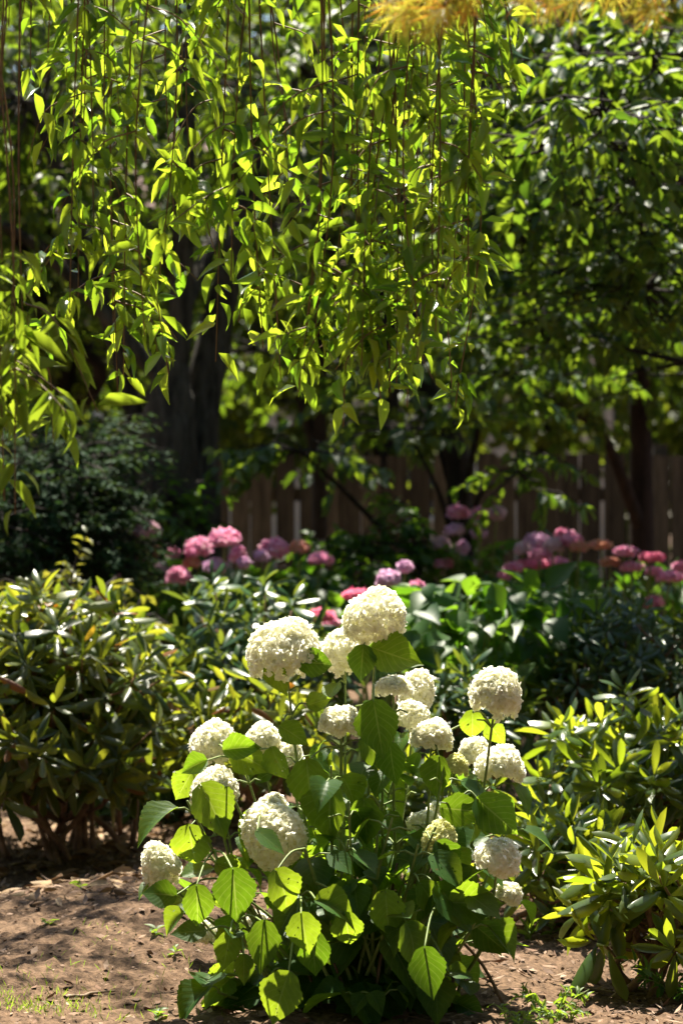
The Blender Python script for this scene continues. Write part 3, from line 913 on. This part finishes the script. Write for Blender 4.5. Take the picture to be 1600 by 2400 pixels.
# (cx, cy, w, h, depth, lean, colour, lowest z of dome)
heads = [(862, 1415, 146, 122, 6.0, .05, 'white', -.75), (657, 1482, 172, 116, 6.0, -.1, 'white', -.5), (793, 1490, 100, 100, 6.18, 0, 'white', -.8),
         (955, 1582, 74, 86, 6.15, .2, 'white', -.6), (903, 1572, 78, 36, 6.0, 0, 'white', -.15), (783, 1650, 100, 52, 5.95, 0, 'white', -.15),
         (945, 1640, 78, 56, 6.08, .1, 'white', -.3), (990, 1682, 90, 56, 5.98, .2, 'white', -.2), (1136, 1582, 118, 92, 5.9, .1, 'white', -.35),
         (1092, 1722, 76, 54, 6.22, -.1, 'white', -.3), (1147, 1748, 102, 66, 6.14, .2, 'white', -.4), (1045, 1756, 54, 42, 5.95, 0, 'lime', -.5),
         (490, 1700, 106, 84, 6.0, -.1, 'white', -.6), (604, 1690, 76, 58, 6.12, 0, 'white', -.4), (660, 1730, 64, 58, 6.12, .1, 'white', -.5),
         (492, 1798, 106, 76, 5.9, -.1, 'white', -.35), (627, 1915, 150, 140, 5.78, 0, 'white', -.9), (625, 1843, 64, 40, 5.95, 0, 'white', -.2),
         (372, 1980, 86, 84, 5.85, -.35, 'white', -.45), (1010, 1918, 76, 60, 5.8, 0, 'lime', -.5), (1141, 1962, 104, 66, 5.74, .25, 'white', -.35),
         (1166, 2048, 56, 38, 5.95, .3, 'white', -.2), (976, 1882, 76, 36, 6.05, 0, 'white', -.2), (1000, 1862, 40, 30, 6.1, 0, 'white', -.3),
         (590, 2110, 44, 34, 6.25, 0, 'white', -.3), (470, 2140, 60, 36, 6.3, 0, 'white', -.3)]
HEAD_P = [P(h[0], h[1], h[4]) for h in heads]


def head_ok(p, rad=.012):
    return True


leaf_p, leaf_d, leaf_n, leaf_L = [], [], [], []
pet = Geo()


def add_leaf(gs, s, p, d, nrm, L):
    """petiole from s to p, then a blade"""
    m = (np.array(s) + p) / 2 + [0, 0, .008]
    gs.add(*tube([s, m, p], [.0028, .0018], 5))
    leaf_p.append(p)
    leaf_d.append(d)
    leaf_n.append(nrm)
    leaf_L.append(L)


def cane(s0, tip, nodes, L0, first=.3, fat=.0055, az=0.0, face=1.0):
    """one cane of the bush with its pairs of leaves"""
    g = Geo()
    s0, tip = np.array(s0, float), np.array(tip, float)
    mid = s0 * .45 + tip * .55 + np.array([(tip[0] - s0[0]) * .18, (tip[1] - s0[1]) * .1, .03]) * .6 + rng.normal(0, .012, 3)
    line = smooth_line([s0, s0 * .75 + mid * .25 + rng.normal(0, .008, 3), mid, tip], 6)
    g.add(*tube(line, [fat, fat * .8, fat * .5], 7))
    m = len(line)
    for i in range(nodes):
        f = first + (.95 - first) * i / max(1, nodes - 1)
        s = line[int(f * (m - 1))]
        for q in (0, 1):
            a = az + i * math.pi / 2 + q * math.pi + rng.normal(0, .35)
            h = np.array([math.cos(a), math.sin(a), 0])
            L = L0 * rng.uniform(.5, 1.25) * (1.1 - .45 * abs(f - .5))
            p = s + h * rng.uniform(.03, .055) + [0, 0, rng.uniform(.0, .025)]
            d = h + np.array([0, -.12, rng.uniform(-1.0, -.15)])
            nr = np.array([0, -face * rng.uniform(0, 1), 1.0]) + h * .6 + rng.normal(0, .25, 3)
            add_leaf(g, s, p, d, nr, L)
    canes.append([g, line])
    return g


canes = []
for (hx, hy, hw, hh, dd, lean, col, low) in heads:
    c = P(hx, hy, dd)
    if low > -.6:
        low *= .5
    rx, rz = S(hw, dd) / 2, S(hh, dd) / 2
    if low > -.6:                                   # flat-bottomed domes
        rz2 = S(hh, dd) / (1 - low)
        cz = c[2] + S(hh, dd) / 2 - rz2
    else:
        rz2 = S(hh, dd) / (1 - low) * 1.02
        cz = c[2] + S(hh, dd) / 2 - rz2
    cc = np.array([c[0], c[1], cz])
    tip = cc + [0, 0, rz2 * (low * .6 if low > -.6 else -.35)]
    s0 = np.array([hb[0] + (c[0] - hb[0]) * .35 + rng.normal(0, .05), HD + rng.normal(0, .09) + (.05 if hy < 1700 else 0), 0])
    s0[2] = gz(s0[0], s0[1]) - .02
    hgt = tip[2] - s0[2]
    g = cane(s0, tip, max(2, int(hgt / .12)), .105, first=.35, az=rng.uniform(0, 3))
    subs = []
    canes[-1].append(subs)
    # florets
    area = rx * rz2
    n = int(110 + 130000 * area)
    gf = Geo()
    lean += rng.normal(0, .06)
    ax_, ay_, sk = rng.uniform(.95, 1.06), rng.uniform(.9, 1.1), rng.normal(0, .05)
    Rl = np.array([[math.cos(lean), 0, math.sin(lean)], [0, 1, 0], [-math.sin(lean), 0, math.cos(lean)]])
    for sc, k, sz in ((1.0, int(n * 1.2), .0080), (.88, n // 2, .009)):
        p, nr = dome(k, (0, 0, 0), np.array([rx, rx, rz2]) * sc, low, .09, .28)
        p[:, 2] += sk * p[:, 0] + .05 * rz2 * np.sin(p[:, 0] / rx * 4 + sk * 20)
        p = (p * [ax_, ay_, 1]) @ Rl.T + cc
        nr = unit(nr @ Rl.T + rng.normal(0, .42, nr.shape))
        floret_pack(gf, p, nr, sz if col == 'white' else sz * .75, PETAL, .25)
    subs.append((gf, 'flower_head', col))
    # little stalks fanning out inside the head
    gk = Geo()
    for i in range(26):
        u = rand_unit(1)[0]
        u[2] = abs(u[2]) if low > -.6 else u[2]
        gk.add(*tube([tip, cc + (Rl @ (u * np.array([rx, rx, rz2]) * .75))], [.0016, .001], 3))
    subs.append((gk, 'flower_stalks', 'fl_core'))
    leaf_p.append(None)

# flowerless canes that fill the body
fill = [(560, 2060), (700, 1830), (760, 1760), (880, 1680), (870, 1850), (800, 1930), (940, 1800), (1060, 1830), (1120, 1850), (1080, 2030), (1000, 2080), (900, 2080), (690, 2060),
        (480, 1960), (450, 2100), (560, 2200), (500, 2280), (720, 2170), (840, 2150), (960, 2190), (1090, 2120), (1160, 1900), (660, 2280), (770, 2240), (560, 1760), (1020, 1760),
        (540, 2120), (900, 1960), (1130, 2080), (430, 1840), (620, 2010), (760, 2060), (850, 2220), (930, 2010), (700, 1950), (600, 1880), (1000, 1900), (800, 1840), (1050, 1940), (640, 2120), (520, 1900), (880, 2290), (740, 1860), (820, 1760), (700, 1960), (900, 1880), (780, 2000), (860, 2080), (620, 1840), (960, 1940), (680, 2200), (1040, 2050), (460, 2050), (1100, 1960), (480, 2240), (600, 2270), (720, 2280), (900, 2240), (980, 2260), (540, 2260), (820, 2290)]
for (hx, hy) in fill:
    dd = HD + rng.uniform(-.3, .25)
    tip = P(hx, hy, dd)
    s0 = np.array([hb[0] + (tip[0] - hb[0]) * .4 + rng.normal(0, .05), HD + (dd - HD) * .4 + rng.normal(0, .06), 0])
    s0[2] = gz(s0[0], s0[1]) - .02
    g = cane(s0, tip, max(2, int(tip[2] / .11)), .115, first=.35, az=rng.uniform(0, 3), face=1.5)
    canes[-1].append([])

# the leaves one can name in the picture: (x, y of the middle, length, tip direction in degrees (0 right, -90 down), upward tilt of the face, depth)
key = [(915, 1510, 125, -20, .15, 5.95), (735, 1522, 95, 0, .3, 5.93), (640, 1560, 90, -60, .2, 5.95), (870, 1680, 135, -80, .5, 5.85), (560, 1716, 90, 10, .35, 5.85),
       (580, 1748, 105, -30, .2, 5.88), (497, 1868, 140, -60, .5, 5.8), (640, 1762, 90, -70, .1, 5.85), (710, 1815, 130, -85, .6, 5.85), (750, 1880, 150, -100, .6, 5.8),
       (840, 1900, 120, -85, .6, 5.8), (1070, 1862, 110, -5, .15, 5.8), (1150, 1882, 135, -40, .2, 5.8), (995, 2068, 95, -50, .3, 5.7), (440, 1960, 120, -85, .5, 5.8),
       (360, 2052, 85, 170, .3, 5.7), (540, 2062, 125, -85, .12, 5.65), (665, 2060, 130, -60, .7, 5.6), (780, 2085, 110, -15, .7, 5.6), (890, 2110, 120, -85, .7, 5.65),
       (1050, 2090, 140, -50, .6, 5.7), (1100, 2075, 130, 0, .15, 5.7), (640, 2300, 130, -110, .7, 5.5), (960, 2180, 120, -65, .4, 5.6), (985, 2240, 120, -80, .5, 5.55),
       (830, 1530, 90, -95, .5, 5.95), (735, 1610, 60, 20, .2, 5.95), (680, 1690, 80, -30, .4, 5.9), (1085, 1675, 80, -90, .5, 5.95), (1140, 1690, 75, -60, .15, 6.0),
       (440, 1760, 70, 200, .4, 5.85), (420, 1810, 90, -120, .2, 5.9), (625, 1935, 85, -35, .9, 5.66), (740, 1960, 100, -70, .05, 6.1), (790, 2010, 80, -90, .05, 6.1),
       (455, 2090, 105, -85, .6, 5.65), (430, 2140, 80, 180, .4, 5.7), (520, 2190, 90, -100, .5, 5.65), (560, 2230, 70, -90, .5, 5.6), (720, 2200, 110, -90, .6, 5.6),
       (1130, 2160, 100, -40, .25, 5.75), (900, 1760, 100, -85, .5, 5.9), (1000, 1790, 100, -100, .4, 5.9), (1030, 1980, 100, -60, .4, 5.75), (700, 2150, 100, -80, .7, 5.55),
       (600, 2180, 120, -95, .6, 5.6), (800, 2150, 100, -80, .6, 5.6), (1180, 1990, 60, -40, .3, 5.9), (535, 2000, 80, -20, .3, 5.75), (1060, 2235, 60, 0, .6, 5.6)]
kp, kd, kn, kL = [], [], [], []
for (x, y, Lp, a, tilt, dd) in key:
    L = S(Lp, dd)
    d2 = np.array([math.cos(R(a)), -.12, math.sin(R(a))])
    c = P(x, y, dd)
    p = c - unit(d2) * L * .5
    if y > 1850 and tilt >= .35:
        tilt += .5
    nr = np.array([rng.normal(0, .25), -1.0, tilt + rng.normal(0, .1)])
    s = p - np.array([d2[0] * .05, -.06, d2[2] * .02 + .01])
    cd = [np.min(np.linalg.norm(c_[1] - s, axis=1)) for c_ in canes]
    c_ = canes[int(np.argmin(cd))]
    q = c_[1][np.argmin(np.linalg.norm(c_[1] - s, axis=1))]
    c_[0].add(*tube(smooth_line([q, (q + p) / 2 + [0, .01, .015], p], 4), [.003, .002], 5))
    kp.append(p); kd.append(d2); kn.append(nr); kL.append(L)
ok = [i for i, p in enumerate(leaf_p) if p is not None]
LP = np.array([leaf_p[i] for i in ok])
j = {q: i for i, q in enumerate(ok)}
LD, LN, LL = np.array(leaf_d), np.array(leaf_n), np.array(leaf_L)
# no blade may stand in front of a flower head
keep = np.ones(len(LP), bool)
for h, c in zip(heads, HEAD_P):
    r = S(max(h[2], h[3]), h[4]) / 2
    mid = LP + unit(LD) * (LL * .5)[:, None]
    sx = mid[:, 0] / mid[:, 1] - c[0] / c[1]
    sz = (mid[:, 2] - CAM_H) / mid[:, 1] - (c[2] - CAM_H) / c[1]
    hit = (np.hypot(sx, sz) < (r + .03) / c[1]) & (mid[:, 1] < c[1] + .08)
    keep &= ~hit
# the upper part is airier
top = (LP[:, 2] > .62) & (rng.random(len(LP)) < .25)
keep &= ~top
gl = Geo()
leaves(gl, HEART, LP[keep], LD[keep], LN[keep], LL[keep], .78)
leaves(gl, HEART, np.array(kp), np.array(kd), np.array(kn), np.array(kL), rng.uniform(.72, .85, len(kp)))
gl.build('foliage', M['hyd'], hroot, True, loc=HL)
for (g, ln, subs) in canes:
    cn = g.build('cane', M['hyd_stem'], hroot, True, loc=HL)
    for (gg, nm, mt) in subs:
        sub(gg, nm, M[mt], cn)
for i in range(26):
    s0 = np.array([hb[0] + rng.normal(0, .12), HD + rng.normal(0, .1), -.02])
    e = s0 + [rng.normal(0, .07), rng.normal(0, .07), rng.uniform(.12, .4)]
    g = Geo().add(*tube(smooth_line([s0, (s0 + e) / 2 + rng.normal(0, .01, 3), e], 4), [.005, .003], 5))
    g.build('old_cane', M['old_cane'], hroot, True, loc=HL)

# ------------------------------------------------------------------ WEEPING CHERRY
wx, wy = -2.6, 5.9
wroot = thing('weeping_cherry', (wx, wy, 0), 'weeping cherry trailing long leafy shoots across the top of the picture', 'tree')
WL = tuple(wroot.location)
g = Geo().add(*tube(smooth_line([(wx, wy, -.05), (wx + .06, wy, 1.2), (wx, wy - .05, 2.4), (wx + .25, wy - .1, 3.3)], 8), [.16, .12, .11, .09], 18, .03))
g.build('trunk', M['dark_bark'], wroot, True, loc=WL)
limbs = []
for (ye, ze, yb) in ((5.15, 3.25, -.1), (5.55, 3.35, 0), (5.9, 3.2, .05), (6.3, 3.3, .1)):
    line = smooth_line([(wx + .25, wy - .1, 3.3), (wx + .9, (wy + ye) / 2, ze + .35), (-.9, ye, ze + .25), (-.2, ye + .05, ze + .1), (.45, ye, ze - .1), (.75, ye - .02, ze - .4)], 10)
    limbs.append(line)
    g = Geo().add(*tube(line, [.06, .035, .012], 8, .04))
    g.build('limb', M['dark_bark'], wroot, True, loc=WL)


g, gl = Geo(), Geo()
ln = smooth_line([(wx + .1, wy, 2.9), (wx + .4, 7.0, 3.9), (-1.55, 8.0, 4.2), (-.95, 8.8, 4.15)], 8)
g.add(*tube(ln, [.06, .035, .012], 8, .04))
cloud(gl, g, [(-.8, 8.45, 4.1, .65, .5, .2, 34), (-1.0, 9.3, 4.2, .8, .4, .2, 44)], LANCE, .09, .42, 14, twl=.35, line=ln)
o = g.build('limb', M['dark_bark'], wroot, True, loc=WL)
gl.build('foliage', M['cherry'], o, True, loc=WL)


def whip(x_px, y_end, d, top_py=None, n_side=2, ll=.074, dens=1.0, bare=0.0, narrow=False, swing=0.0):
    end = P(x_px, y_end, d)
    # hang it from the limb point nearest above
    cand = np.vstack(limbs)
    tx_ = end[0] - swing + rng.normal(0, .05)
    k = np.argmin((cand[:, 0] - tx_) ** 2 + (cand[:, 1] - d) ** 2 * .6)
    s = cand[k]
    a = np.array([tx_, d, min(s[2] + .05, 3.3)])
    m1 = np.array([tx_ * .9 + end[0] * .1, d + rng.normal(0, .03), end[2] + (s[2] - end[2]) * .55])
    m2 = np.array([tx_ * .3 + end[0] * .7 + rng.normal(0, .02), d + rng.normal(0, .02), end[2] + (s[2] - end[2]) * .22])
    line = smooth_line([s, a, m1, m2, end], 9)
    g = Geo().add(*tube(line, [.0042, .003, .002, .0012], 5))
    gl = Geo()
    seg = [(line, 1.0)]
    top_z = 2.75
    L = end[2]
    for i in range(n_side):
        f = rng.uniform(.45, .95)
        q = line[int(f * (len(line) - 1))]
        if q[2] > (2.6 if top_py is None else P(0, top_py, d)[2]):
            continue
        h = np.array([rng.normal(0, 1), rng.normal(0, .6), 0])
        h = unit(h)
        ln = rng.uniform(.10, .30)
        e = q + h * ln * rng.uniform(.4, .9) - np.array([0, 0, ln * rng.uniform(.4, .8)])
        sl = smooth_line([q, q + h * ln * .35 - [0, 0, ln * .15], e], 6)
        g.add(*tube(sl, [.002, .001], 4))
        seg.append((sl, 1.3))
    for (ln, dn) in seg:
        dl = np.linalg.norm(np.diff(ln, axis=0), axis=1)
        cum = np.concatenate([[0], np.cumsum(dl)])
        tot = cum[-1]
        k = max(2, int(tot / .024 * dens * dn))
        s_ = np.sort(rng.uniform(0, tot, k))
        pts = np.stack([np.interp(s_, cum, ln[:, q]) for q in range(3)], -1)
        okm = pts[:, 2] < (2.85 if top_py is None else P(0, top_py, d)[2])
        if dn == 1.0:
            f = (s_ / tot)
            # clustered: leafy stretches with bare stretches between
            ph = rng.uniform(0, 6)
            wav = np.sin(pts[:, 2] * 9 + ph) + .4 * np.sin(pts[:, 2] * 23 + ph * 2)
            okm &= ((wav > -1 + bare * 1.9) | (f > .86))
        pts = pts[okm]
        k = len(pts)
        if k == 0:
            continue
        az = np.arange(k) * 2.4 + rng.normal(0, .5, k)
        h = np.stack([np.cos(az), np.sin(az) * .8, np.zeros(k)], -1)
        dr = h * rng.uniform(.3, .95, k)[:, None] + np.array([0, 0, -1.0]) * np.where(rng.random(k) < .28, rng.uniform(-.1, .2, k), rng.uniform(.35, 1.1, k))[:, None]
        nr = h * .7 + np.array([0, -.36, .6]) + rng.normal(0, .55, (k, 3))
        pts = pts + h * .006
        leaves(gl, LANCE, pts, dr, nr, ll * rng.uniform(.45, 1.2, k), (.25 if narrow else .36) * 1.0)
    o = g.build('hanging_branch', M['twig'], wroot, True, loc=WL)
    gl.build('foliage', M['cherry_narrow' if narrow else 'cherry'], o, True, loc=WL)


# lower edge of the curtain, left to right
prof = [(0, 330), (60, 200), (130, 230), (175, 700), (225, 560), (260, 800), (280, 880), (330, 770), (370, 640), (410, 520), (450, 540), (490, 830), (540, 640), (600, 800), (640, 870), (680, 900),
        (720, 760), (770, 720), (820, 760), (860, 890), (900, 900), (940, 900), (990, 800), (1040, 900), (1075, 720), (1100, 400)]
pxs, pys = [a for a, b in prof], [b for a, b in prof]
# the shoots that draw the lower edge
for (x, yb) in prof[3:25]:
    whip(x + rng.normal(0, 6), yb, rng.uniform(5.2, 5.7), None, 5, dens=.85, bare=.85)
for (x, yb) in ((830, 840), (875, 925), (910, 880), (935, 935), (965, 800), (1000, 760), (1045, 935), (270, 900), (160, 720), (685, 900), (1060, 640), (1065, 480)):
    whip(x, yb, rng.uniform(5.15, 5.6), None, 4, dens=1.0, bare=.75)
# shorter ones that thicken the top
n = 13
for i in range(n):
    x = rng.uniform(130, 1085) if i < 12 else rng.normal(780, 170)
    x = min(max(x, 120), 1080)
    yb = np.interp(x, pxs, pys)
    yb = yb * rng.uniform(.22, .72)
    whip(x, yb, rng.uniform(5.15, 5.95), None, 3, dens=.85 if i % 3 else .3, bare=.68 if i % 3 else 1.1)
for (x, yb) in ((20, 60), (70, 160), (110, 120), (1130, 120), (1185, 205), (1100, 60)):
    whip(x, yb, rng.uniform(5.2, 5.6), None, 2, dens=.8, bare=.3, swing=.18 if x > 1090 else 0)
# nearer narrow-leaved shoots at the left edge
for (x, yb, dd) in ((5, 600, 4.9), (60, 920, 5.0), (20, 880, 4.9), (35, 1180, 4.7), (10, 1150, 4.7), (-30, 1050, 4.8), (-40, 700, 4.9)):
    whip(x, yb, dd, 470 + rng.uniform(0, 200), 3, ll=.09, dens=.8, bare=.3, narrow=True)

# ------------------------------------------------------------------ PINE BOUGHS at the top right
px_, py_ = 1.75, 3.6
proot = thing('pine_tree', (px_, py_, 0), 'pine reaching blurred yellow-brown needle tufts into the top right corner', 'tree')
PL = tuple(proot.location)
Geo().add(*tube(smooth_line([(px_, py_, -.05), (px_ + .03, py_, 1.5), (px_, py_, 3), (px_ - .03, py_, 4.6)], 8), [.13, .11, .08, .04], 16, .04)).build('trunk', M['red_bark'], proot, True, loc=PL)
gb, gn = Geo(), Geo()
for (ex, ey, dd, nt) in ((900, 10, 4.3, 8), (950, 25, 4.25, 9), (1000, 28, 4.2, 8), (1040, 5, 4.2, 6), (1230, -20, 4.3, 8), (1310, -15, 4.3, 8), (1470, -5, 4.2, 10), (1390, -30, 4.3, 8), (1540, 0, 4.25, 8)):
    e = P(ex, ey, dd)
    line = smooth_line([(px_, py_, 2.2), ((px_ + e[0]) / 2, dd, 2.12), tuple(e + [.12, 0, .07]), tuple(e)], 8)
    gb.add(*tube(line, [.014, .008, .004], 6))
    for i in range(nt):
        c = line[-1 - i] + rng.normal(0, .015, 3)
        k = 46
        d = unit(rng.normal(0, .55, (k, 3)) + np.array([-.35, -.1, -.55]))
        leaves(gn, NEEDLE, np.repeat(c[None], k, 0), d, rand_unit(k), rng.uniform(.04, .07, k), .025)
gb.build('bough', M['red_bark'], proot, True, loc=PL)
gn.build('needles', M['needle'], proot, True, loc=PL)


# ------------------------------------------------------------------ weeds, grass and twigs on the bed
def weed(name, label, px, py, d, n, L, W=.45, up=.7, tm=OVAL, group='weeds on the bed', mat='weed'):
    x = P(px, py, d)[0]
    root_z = float(gz(x, d))
    gl = Geo()
    base = np.array([x, d, root_z])
    az = np.arange(n) * 2.4 + rng.uniform(0, 6)
    h = np.stack([np.cos(az), np.sin(az), rng.uniform(up * .4, up * 1.6, n)], -1)
    zz = np.linspace(.0, L * .5, n)
    leaves(gl, tm, base + np.stack([0 * zz, 0 * zz, zz], -1), h, np.array([0, 0, 1.0]) + rng.normal(0, .3, (n, 3)), L * rng.uniform(.7, 1.1, n), W)
    o = gl.build(name, M[mat], None, True, loc=tuple(base))
    tag(o, label, 'weed', group)
    return o


def ground_d(py):
    return F * CAM_H / (py * 1600 / 1568 - 1200)


spots = [(358, 2205, 'tiny two-leaved seedling in the sunny mulch left of the white hydrangea', 5, .035),
         (400, 2225, 'pale yellowish seedling beside the lower left hydrangea leaves', 5, .03),
         (110, 2175, 'small green seedling in shade on the left slope of mulch', 5, .03),
         (185, 2105, 'seedling at the dark edge under the left rhododendron', 5, .035),
         (365, 2325, 'small bright weed at the bottom edge left of the hydrangea', 8, .03)]
for (x, y, lb, n_, L_) in spots:
    weed('seedling', lb, x, y, ground_d(y), n_, L_)
weed('seedling', 'upright narrow sprout under the right hydrangea leaves', 1215, 2150, ground_d(2150), 7, .06, .16, 1.4)
weed('seedling', 'spreading narrow sprout by the low sprawling rhododendron', 1270, 2140, ground_d(2140), 7, .06, .16, .8)
# cut-leaved weeds in the lower right
for (x, y, lb, k, L_) in ((1275, 2335, 'bushy light green cut-leaved weed at the bottom right of the mulch', 60, .075), (1555, 2270, 'dark ferny cut-leaved weed at the right edge under the front rhododendron', 50, .11),
                          (1200, 2360, 'pale green weed touching the bottom edge right of the hydrangea', 26, .06)):
    dd = ground_d(y)
    base = np.array([P(x, y, dd)[0], dd, 0])
    base[2] = gz(base[0], dd)
    gl, gs = Geo(), Geo()
    root = thing('cut_leaf_weed', tuple(base), lb, 'weed', 'weeds on the bed')
    for i in range(12):
        a = rng.uniform(0, 6.28)
        e = base + [math.cos(a) * L_ * 1.1, math.sin(a) * L_ * .9, rng.uniform(.3, 1.1) * L_]
        ln = smooth_line([base, (base + e) / 2 + [0, 0, .015], e], 5)
        gs.add(*tube(ln, [.0016, .001], 4))
        m = k // 5
        t = rng.uniform(.25, 1, m)
        pp = np.stack([np.interp(t, np.linspace(0, 1, len(ln)), ln[:, q]) for q in range(3)], -1)
        d = unit(e - base) * .7 + rng.normal(0, .6, (m, 3))
        leaves(gl, OVAL, pp, d, np.array([0, 0, 1.0]) + rng.normal(0, .4, (m, 3)), L_ * rng.uniform(.22, .42, m), .33)
    part(gs, 'stem', M['hyd_stem'], root)
    part(gl, 'leaves', M['weed' if k != 50 else 'pinkhyd'], root)
# grass at the bottom left
g = Geo()
n = 420
cx = -.72 + rng.normal(0, .10, n)
cy = 5.72 + np.abs(rng.normal(0, .12, n))
d = np.stack([rng.normal(0, .5, n), rng.normal(0, .5, n), np.ones(n)], -1)
leaves(g, NEEDLE, np.stack([cx, cy, gz(cx, cy)], -1), d, rand_unit(n), rng.uniform(.012, .03, n), .09)
n = 260
cx = rng.uniform(-.75, -.25, n)
cy = rng.uniform(5.7, 6.6, n)
d = np.stack([rng.normal(0, .6, n), rng.normal(0, .6, n), np.ones(n)], -1)
leaves(g, NEEDLE, np.stack([cx, cy, gz(cx, cy)], -1), d, rand_unit(n), rng.uniform(.012, .035, n), .07)
tag(g.build('grass', M['weed']), 'sparse short grass blades sprouting from the sunny mulch', 'grass', kind='stuff')
# fallen twigs
tw = [(200, 2290, 150, 20, 'bent dark twig lying on the sunny mulch at the bottom left'), (120, 2040, 170, 8, 'pale stick lying in dappled shade under the left rhododendron'),
      (290, 2035, 120, -5, 'short pale stick near the bare stems of the left rhododendron'), (60, 1985, 130, 25, 'thin stick in deep shade at the far left under the rhododendron'),
      (1390, 2245, 200, -4, 'long thin twig under the front right rhododendron'),
      (200, 2010, 110, 30, 'forked-looking grey stick beside the bare stems')]
for (x, y, Lp, a, lb) in tw:
    dd = ground_d(y)
    c = P(x, y, dd)
    Lr = S(Lp, dd)
    h = np.array([math.cos(R(a)), math.sin(R(a)) * 3, 0])
    h = h / np.linalg.norm(h)
    pts = []
    for t in np.linspace(-.5, .5, 6):
        q = c + h * t * Lr + np.array([rng.normal(0, .006), rng.normal(0, .006), 0])
        q[2] = gz(q[0], q[1]) + .007
        pts.append(q)
    loc = tuple(pts[0])
    o = Geo().add(*tube(smooth_line(pts, 4), [.005, .004, .002], 6, .08)).build('fallen_twig', M['twigwood'], None, True, loc=loc)
    tag(o, lb, 'twig', 'fallen twigs on the mulch')
